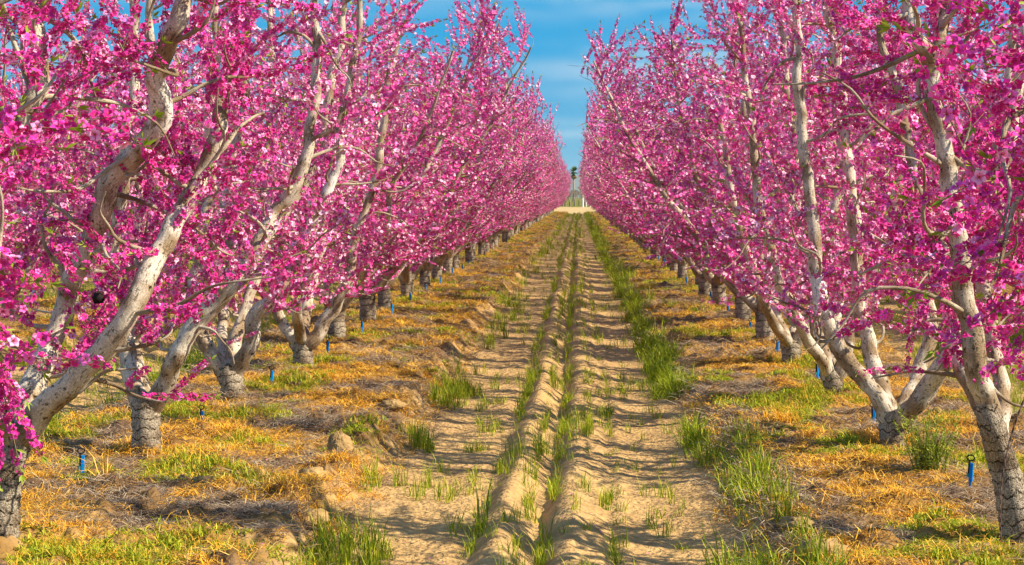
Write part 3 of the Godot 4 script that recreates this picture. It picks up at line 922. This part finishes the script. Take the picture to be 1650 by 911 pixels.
# ---------------------------------------------------------------- small things
func bevel_box(b: Builder, lo: Vector3, hi: Vector3, cut: float) -> void:
	# a box whose upright edges are cut off
	var ring := [Vector2(lo.x + cut, lo.z), Vector2(hi.x - cut, lo.z), Vector2(hi.x, lo.z + cut), Vector2(hi.x, hi.z - cut), Vector2(hi.x - cut, hi.z), Vector2(lo.x + cut, hi.z), Vector2(lo.x, hi.z - cut), Vector2(lo.x, lo.z + cut)]
	var w := Color.WHITE
	for k in 8:
		var a: Vector2 = ring[k]
		var c: Vector2 = ring[(k + 1) % 8]
		var p := [Vector3(a.x, lo.y, a.y), Vector3(c.x, lo.y, c.y), Vector3(c.x, hi.y, c.y), Vector3(a.x, hi.y, a.y)]
		b.tri(p[0], p[1], p[2], w, w, w)
		b.tri(p[0], p[2], p[3], w, w, w)
		var m := Vector3((lo.x + hi.x) / 2.0, hi.y + cut * 0.5, (lo.z + hi.z) / 2.0)
		b.tri(p[3], p[2], m, w, w, w)


func sprinkler_parts() -> Array:
	var body := Builder.new()
	bevel_box(body, Vector3(-0.013, 0.035, -0.009), Vector3(0.013, 0.15, 0.009), 0.004)
	bevel_box(body, Vector3(-0.008, -0.06, -0.006), Vector3(0.008, 0.036, 0.006), 0.003)
	var cap := Builder.new()
	bevel_box(cap, Vector3(-0.02, 0.085, -0.012), Vector3(-0.0125, 0.165, 0.012), 0.003)
	var ring := Builder.new()
	var p := PackedVector3Array()
	var r := PackedFloat32Array()
	for k in 17:
		var a := TAU * k / 16.0
		p.append(Vector3(-0.01 + cos(a) * 0.024, 0.182 + sin(a) * 0.017, 0.0))
		r.append(0.0042)
	tube(ring, p, r, 6, Color.WHITE, Color.WHITE, 0.0, false)
	var nozzle := Builder.new()
	bevel_box(nozzle, Vector3(-0.026, 0.06, -0.006), Vector3(-0.0125, 0.082, 0.006), 0.003)
	return [body.mesh(), cap.mesh(), ring.mesh(), nozzle.mesh()]


func sprinklers() -> void:
	var rng := RandomNumberGenerator.new()
	rng.seed = 8
	var parts := sprinkler_parts()
	var where := [[], []]
	for p in [[-3.44, 12.29], [-3.17, 15.02], [-3.19, 18.55], [-3.11, 22.16], [-3.07, 25.42], [-3.08, 29.62]]:
		where[0].append(p)
	for p in [[2.58, 11.87], [2.54, 15.47], [2.54, 19.13], [2.47, 22.37], [2.5, 26.1], [2.47, 29.8], [2.47, 33.43]]:
		where[1].append(p)
	for k in 6:
		where[0].append([-3.1 + rng.randf_range(-0.05, 0.05), 33.2 + k * STEP])
		where[1].append([2.47 + rng.randf_range(-0.05, 0.05), 37.0 + k * STEP])
	for side in 2:
		for k in where[side].size():
			var x: float = where[side][k][0]
			var z: float = -where[side][k][1]
			var label := "%s blue irrigation stake from the front, between trunks of the %s tree row" % [ordinal(k), ["left", "right"][side]]
			if k == 0:
				label = ["nearest blue irrigation stake with black ring, left of the second left trunk", "nearest blue irrigation stake with black ring, beside the leaning right trunk"][side]
			var o := thing("irrigation_stake", Vector3(x, ground_y(x, z), z), label, "irrigation stake", "blue irrigation stakes along the tree rows")
			o.rotation = Vector3(rng.randf_range(-0.06, 0.06), rng.randf_range(-0.5, 0.5), rng.randf_range(-0.08, 0.08))
			o.scale = Vector3.ONE * 1.05
			part("body", parts[0], mat.blue, o)
			part("cap", parts[1], mat.black, o)
			part("ring", parts[2], mat.black, o)
			part("nozzle", parts[3], mat.teal, o)


func lump(rng: RandomNumberGenerator, size: Vector3, color: Color) -> ArrayMesh:
	var b := Builder.new()
	var shift := Vector3(rng.randf(), rng.randf(), rng.randf()) * 50.0
	var rows := 14
	var cols := 22
	for j in rows + 1:
		for i in cols + 1:
			var a := TAU * (i % cols) / cols
			var e := PI * j / rows
			var d := Vector3(sin(e) * cos(a), cos(e), sin(e) * sin(a))
			var r := 1.0 + 0.35 * bark_noise.get_noise_3dv(d * 1.3 + shift) + 0.22 * bark_noise.get_noise_3dv(d * 3.4 + shift) + 0.12 * bark_noise.get_noise_3dv(d * 8.0 + shift)
			b.v.append(d * r * size)
			b.n.append(d)
			b.c.append(color * (0.9 + 0.3 * bark_noise.get_noise_3dv(d * 5.0 + shift)))
			b.uv.append(Vector2(float(i) / cols, float(j) / rows))
	for j in rows:
		for i in cols:
			var a := j * (cols + 1) + i
			b.i.append_array([a, a + cols + 1, a + 1, a + 1, a + cols + 1, a + cols + 2])
	return b.mesh()


func small_things() -> void:
	var rng := RandomNumberGenerator.new()
	rng.seed = 31
	for c in [[-1.83, 13.7, 0.10, 0.12, "pale upright clod of soil at the left bank of the track"], [1.36, 9.98, 0.16, 0.07, "broad lump of soil at the bottom edge, right of the track"], [-2.55, 12.1, 0.09, 0.04, "sandy clod lying in the dry grass near the left trunks"],
			[-1.72, 11.4, 0.13, 0.06, "crumbled clod on the left bank near the bottom of the picture"], [-1.9, 12.7, 0.10, 0.06, "brown clod half way up the left bank, below the pale upright clod"], [-1.75, 16.8, 0.12, 0.05, "dark clod on the left bank beside the grass strip"], [1.33, 10.9, 0.12, 0.05, "clod at the foot of the right bank below the grass"]]:
		var y := ground_y(c[0], -c[1])
		var o := part(named("soil_clod"), lump(rng, Vector3(c[2], c[3], c[2] * 0.8), Color(0.50, 0.33, 0.15)), mat.soil, self)
		o.position = Vector3(c[0], y + c[3] * 0.35, -c[1])
		tag(o, c[4], "clod", "clods along the track banks")
	# a weed as high as a knee in front of the right-hand tree with four limbs
	var weed := thing("bushy_weed", Vector3(2.47, ground_y(2.47, -12.7), -12.7), "knee-high feathery green weed in front of the four-limbed right tree", "weed")
	var stems := Builder.new()
	var leaves := Builder.new()
	for k in 60:
		var a := rng.randf() * TAU
		var lean := rng.randf_range(0.02, 0.62)
		var dir := Vector3(cos(a) * sin(lean), cos(lean), sin(a) * sin(lean))
		var h := rng.randf_range(0.2, 0.48)
		var foot := Vector3(rng.randf_range(-1, 1), 0, rng.randf_range(-1, 1)) * 0.11
		var p := PackedVector3Array([foot + dir * -0.03, foot + dir * h * 0.5 + Vector3(0, 0.01, 0), foot + dir * h])
		tube(stems, p, PackedFloat32Array([0.003, 0.0022, 0.001]), 3, Color(0.20, 0.22, 0.05), Color(0.24, 0.26, 0.06), 0.0, false)
		for j in 34:
			var t := rng.randf_range(0.1, 1.0)
			var at := p[0].lerp(p[2], t)
			var out := Vector3(rng.randf_range(-1, 1), rng.randf_range(-0.2, 0.9), rng.randf_range(-1, 1)).normalized()
			var s := out.cross(Vector3.UP).normalized() * 0.007
			var c := Color(0.32, 0.37, 0.05) * rng.randf_range(0.7, 1.3)
			leaves.tri(at - s, at + s, at + out * rng.randf_range(0.02, 0.045), c, c, c)
	part("stems", stems.mesh(), mat.twig, weed, "stuff")
	part("foliage", leaves.mesh(), mat.blade, weed, "stuff")
	# drooping dry clump next to the nearest stake on the left
	var clump := part(named("dry_grass_clump"), tuft(rng, 34, 0.34, 0.03, Vector2(0.35, 1.0), 0.0045, [Color(0.70, 0.40, 0.06), Color(0.62, 0.34, 0.05), Color(0.78, 0.50, 0.12)]), mat.straw, self)
	clump.position = Vector3(-3.24, ground_y(-3.24, -12.1), -12.1)
	tag(clump, "drooping clump of dry golden blades beside the nearest left stake", "grass clump")
	# two tall single stalks on the left ridge of the furrows
	for k in 2:
		var x := -0.66 + k * 0.05
		var s := part(named("grass_stalk"), tuft(rng, 3, 0.46, 0.008, Vector2(0.0, 0.10), 0.005, [Color(0.13, 0.23, 0.015), Color(0.2, 0.28, 0.03)]), mat.blade, self)
		s.position = Vector3(x, ground_y(x, -11.9 - k * 0.1), -11.9 - k * 0.1)
		tag(s, ["tallest green stalk on the left side of the furrow ridge", "slightly shorter green stalk right of the tallest one on the furrow ridge"][k], "grass stalk", "tall stalks on the furrow ridge")
	# a twisted cord that hangs beside the leaning right trunk
	var cord := Builder.new()
	for strand in 2:
		var p := PackedVector3Array()
		var r := PackedFloat32Array()
		for k in 60:
			var t := k / 59.0
			var sag := sin(t * PI) * 0.03
			p.append(Vector3(lerpf(0.0, 0.16, t * t) - sag, t * 0.95, 0.0) + Vector3(cos(t * 60.0 + PI * strand), 0, sin(t * 60.0 + PI * strand)) * 0.0035)
			r.append(0.0032)
		tube(cord, p, r, 5, Color(0.10, 0.06, 0.05), Color(0.22, 0.15, 0.12), 0.0)
	var rope := part(named("twisted_cord"), cord.mesh(), mat.twig, self)
	rope.position = Vector3(2.33, ground_y(2.33, -9.9) - 0.01, -9.9)
	tag(rope, "thin dark twisted cord hanging beside the leaning trunk at right", "cord")
	# a small lumpy black ball near the left limbs
	var black_ball := part(named("small_black_ball"), lump(rng, Vector3(0.032, 0.03, 0.032), Color(0.02, 0.014, 0.014)), mat.twig, self)
	black_ball.position = Vector3(-2.62, 1.45, -9.72)
	tag(black_ball, "small lumpy black ball among blossoms near the left limbs", "black_ball")


# ---------------------------------------------------------------- beyond the orchard
func bare_tree(rng: RandomNumberGenerator, where: Vector3, tall: float, white: bool, label: String) -> void:
	var o := thing("bare_tree", where, label, "tree", "bare trees beyond the orchard")
	var t := Builder.new()
	var pale := Color(0.80, 0.78, 0.74) if white else Color(0.25, 0.19, 0.15)
	var fork := tall * (0.55 if white else 0.28)
	tube(t, PackedVector3Array([Vector3(0, -0.2, 0), Vector3(0.03, fork * 0.5, 0), Vector3(0, fork, 0)]), PackedFloat32Array([0.2, 0.17, 0.15]) if white else PackedFloat32Array([0.22, 0.2, 0.17]), 8, pale, pale * 0.9, 0.0)
	part("trunk", t.mesh(), mat.twig, o)
	var c := Builder.new()
	var ends := [[Vector3(0, fork, 0), Vector3.UP, tall * 0.3, 0.1]]
	for level in 5:
		var next := []
		for e in ends:
			for k in (4 if level == 0 else 3):
				var dir: Vector3 = (e[1] + Vector3(rng.randf_range(-1, 1), rng.randf_range(-0.2, 0.7), rng.randf_range(-1, 1)) * 0.8).normalized()
				var to: Vector3 = e[0] + dir * e[2]
				tube(c, PackedVector3Array([e[0], e[0].lerp(to, 0.5) + Vector3(rng.randf_range(-0.05, 0.05), 0, 0), to]), PackedFloat32Array([e[3], e[3] * 0.75, e[3] * 0.55]), 4, Color(0.27, 0.21, 0.17), Color(0.38, 0.31, 0.26), 0.0, false)
				next.append([to, dir, e[2] * 0.66, e[3] * 0.62])
		ends = next
	part("crown", c.mesh(), mat.twig, o, "stuff")


func beyond() -> void:
	var rng := RandomNumberGenerator.new()
	rng.seed = 55
	var k := 0
	for b in [[0.9, 372.0, 3.6, true], [2.4, 380.0, 3.3, true], [3.4, 392.0, 3.2, true], [1.7, 410.0, 3.1, true], [-2.9, 398.0, 3.6, false], [-1.9, 405.0, 3.4, false], [-3.6, 412.0, 3.4, false], [-0.9, 420.0, 3.8, false], [0.2, 440.0, 3.5, false], [1.5, 436.0, 3.6, false]]:
		bare_tree(rng, Vector3(b[0], -0.08, -b[1]), b[2], b[3], ("young bare tree with whitewashed trunk, %s from the left past the far sandy strip" if b[3] else "small grey leafless tree, %s in depth beyond the far sandy strip") % ordinal(k % 6))
		k += 1
	var palm := thing("palm_tree", Vector3(-2.2, -0.1, -800.0), "lone fan palm rising far behind the end of the aisle", "tree")
	var t := Builder.new()
	tube(t, PackedVector3Array([Vector3(0, -0.3, 0), Vector3(0.1, 5, 0), Vector3(0, 10, 0), Vector3(0, 13.4, 0)]), PackedFloat32Array([0.5, 0.36, 0.34, 0.42]), 10, Color(0.30, 0.21, 0.13), Color(0.42, 0.31, 0.2), 0.0)
	part("trunk", t.mesh(), mat.twig, palm)
	for f in 46:
		var dead := f > 30
		var a := rng.randf() * TAU
		var e := rng.randf_range(-1.45, -0.7) if dead else rng.randf_range(-0.5, 1.4)
		var dir := Vector3(cos(a) * cos(e), sin(e), sin(a) * cos(e))
		var s := dir.cross(Vector3.UP).normalized()
		var c := Color(0.30, 0.20, 0.09) if dead else Color(0.10, 0.15, 0.02) * rng.randf_range(0.7, 1.5)
		var b := Builder.new()
		for j in 9:
			var q := (j - 4) / 4.0
			var out := (dir + s * q * 0.9).normalized()
			b.tri(dir * 0.6 - s * 0.24, dir * 0.6 + s * 0.24, dir * 0.9 + out * 1.9 + Vector3.DOWN * 0.25 * absf(q), c, c, c)
		b.tri(Vector3.ZERO + s * 0.04, -s * 0.04, dir * 0.95, c, c, c)
		part("frond", b.mesh(), mat.blade, palm).position = Vector3(0, 13.4 - (0.7 if dead else 0.0), 0)
	# the range on the horizon
	var h := Builder.new()
	var cols := 160
	for j in 2:
		for i in cols + 1:
			var a := lerpf(-0.35, 0.35, float(i) / cols)
			var r := 17000.0
			var top := 245.0 + 90.0 * middle.get_noise_2d(i * 5.0, 9.0) + 30.0 * fine.get_noise_2d(i * 7.0, 2.0)
			h.v.append(Vector3(sin(a) * (r + j * 2500.0), -30.0 if j == 0 else top, -cos(a) * (r + j * 2500.0)))
			h.c.append(Color(0.12, 0.115, 0.09))
	for i in cols:
		h.i.append_array([i, i + cols + 1, i + 1, i + 1, i + cols + 1, i + cols + 2])
	var hills := part("hills", h.mesh(), mat.twig, self)
	tag(hills, "low mountain range fading into blue haze on the horizon", "", "", "structure")


# ---------------------------------------------------------------- sky
func sky_picture() -> ImageTexture:
	var n := FastNoiseLite.new()
	n.seed = 21
	n.frequency = 1.0
	n.fractal_octaves = 5
	var w := 2048
	var h := 1024
	var data := PackedFloat32Array()
	data.resize(w * h * 3)
	var ground := Color(0.26, 0.20, 0.12)
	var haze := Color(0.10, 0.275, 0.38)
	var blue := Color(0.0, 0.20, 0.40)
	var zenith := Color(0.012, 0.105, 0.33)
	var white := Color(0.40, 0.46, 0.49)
	for j in h:
		var up := (512.0 - j - 0.5) / 512.0 * 90.0
		var base := ground
		if up > -0.6:
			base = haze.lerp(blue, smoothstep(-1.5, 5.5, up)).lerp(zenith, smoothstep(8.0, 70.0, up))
		for i in w:
			var c := base
			if up > 0.0:
				var a := TAU * i / w
				var x := cos(a)
				var y := sin(a)
				var tilt := up + 1.6 * y
				var band := n.get_noise_3d(x * 1.5, y * 1.5, tilt * 0.62)
				var wisp := n.get_noise_3d(x * 6.0, y * 6.0, tilt * 2.6)
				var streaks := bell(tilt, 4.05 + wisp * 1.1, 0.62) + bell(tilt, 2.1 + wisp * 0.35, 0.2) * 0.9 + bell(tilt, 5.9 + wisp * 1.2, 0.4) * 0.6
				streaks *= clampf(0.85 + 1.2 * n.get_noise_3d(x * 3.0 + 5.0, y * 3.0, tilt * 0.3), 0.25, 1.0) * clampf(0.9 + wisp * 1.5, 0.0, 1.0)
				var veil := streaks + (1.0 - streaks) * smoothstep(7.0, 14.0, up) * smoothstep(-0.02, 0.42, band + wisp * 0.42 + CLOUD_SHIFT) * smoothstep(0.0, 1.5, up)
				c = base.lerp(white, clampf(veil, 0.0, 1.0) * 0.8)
			var k := (j * w + i) * 3
			data[k] = c.r
			data[k + 1] = c.g
			data[k + 2] = c.b
	return ImageTexture.create_from_image(Image.create_from_data(w, h, false, Image.FORMAT_RGBF, data.to_byte_array()))


const CLOUD_SHIFT := 0.1
const SUN_HEIGHT := 38.0
const SUN_BEHIND := 12.0


func _ready() -> void:
	# camera
	cam = Camera3D.new()
	cam.name = "camera"
	cam.position = Vector3(0, 2.0, 0)
	cam.rotation_degrees = Vector3(-2.7146, 2.1131, 0)
	cam.fov = 17.853
	cam.near = 0.1
	cam.far = 40000.0
	add_child(cam)
	cam.current = true
	# sky and exposure
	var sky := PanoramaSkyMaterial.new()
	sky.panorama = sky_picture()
	var env := Environment.new()
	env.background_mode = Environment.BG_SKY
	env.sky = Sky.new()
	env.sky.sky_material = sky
	env.tonemap_mode = Environment.TONE_MAPPER_LINEAR
	env.tonemap_exposure = 1.9
	env.fog_enabled = true
	env.fog_density = 0.00003
	env.fog_light_color = Color(0.72, 0.84, 0.92)
	env.sdfgi_enabled = true
	env.ssao_enabled = true
	env.ssil_enabled = true
	var world := WorldEnvironment.new()
	world.name = "world"
	world.environment = env
	add_child(world)
	# sun: from the right, a little behind the camera
	var sun := DirectionalLight3D.new()
	sun.name = "sun"
	sun.light_color = Color(1.0, 0.94, 0.82)
	sun.light_energy = 1.6
	sun.light_angular_distance = 0.53
	sun.shadow_enabled = true
	sun.rotation_degrees = Vector3(-SUN_HEIGHT, 90.0 - SUN_BEHIND, 0)
	add_child(sun)

	for n in [[coarse, 1, 0.012, 2], [middle, 2, 0.09, 3], [fine, 3, 0.35, 3], [bark_noise, 4, 1.0, 2]]:
		n[0].seed = n[1]
		n[0].frequency = n[2]
		n[0].fractal_octaves = n[3]
	make_materials()
	make_ground()
	make_blossoms()
	peach_trees()
	beyond()
	sprinklers()
	small_things()
	ground_cover()
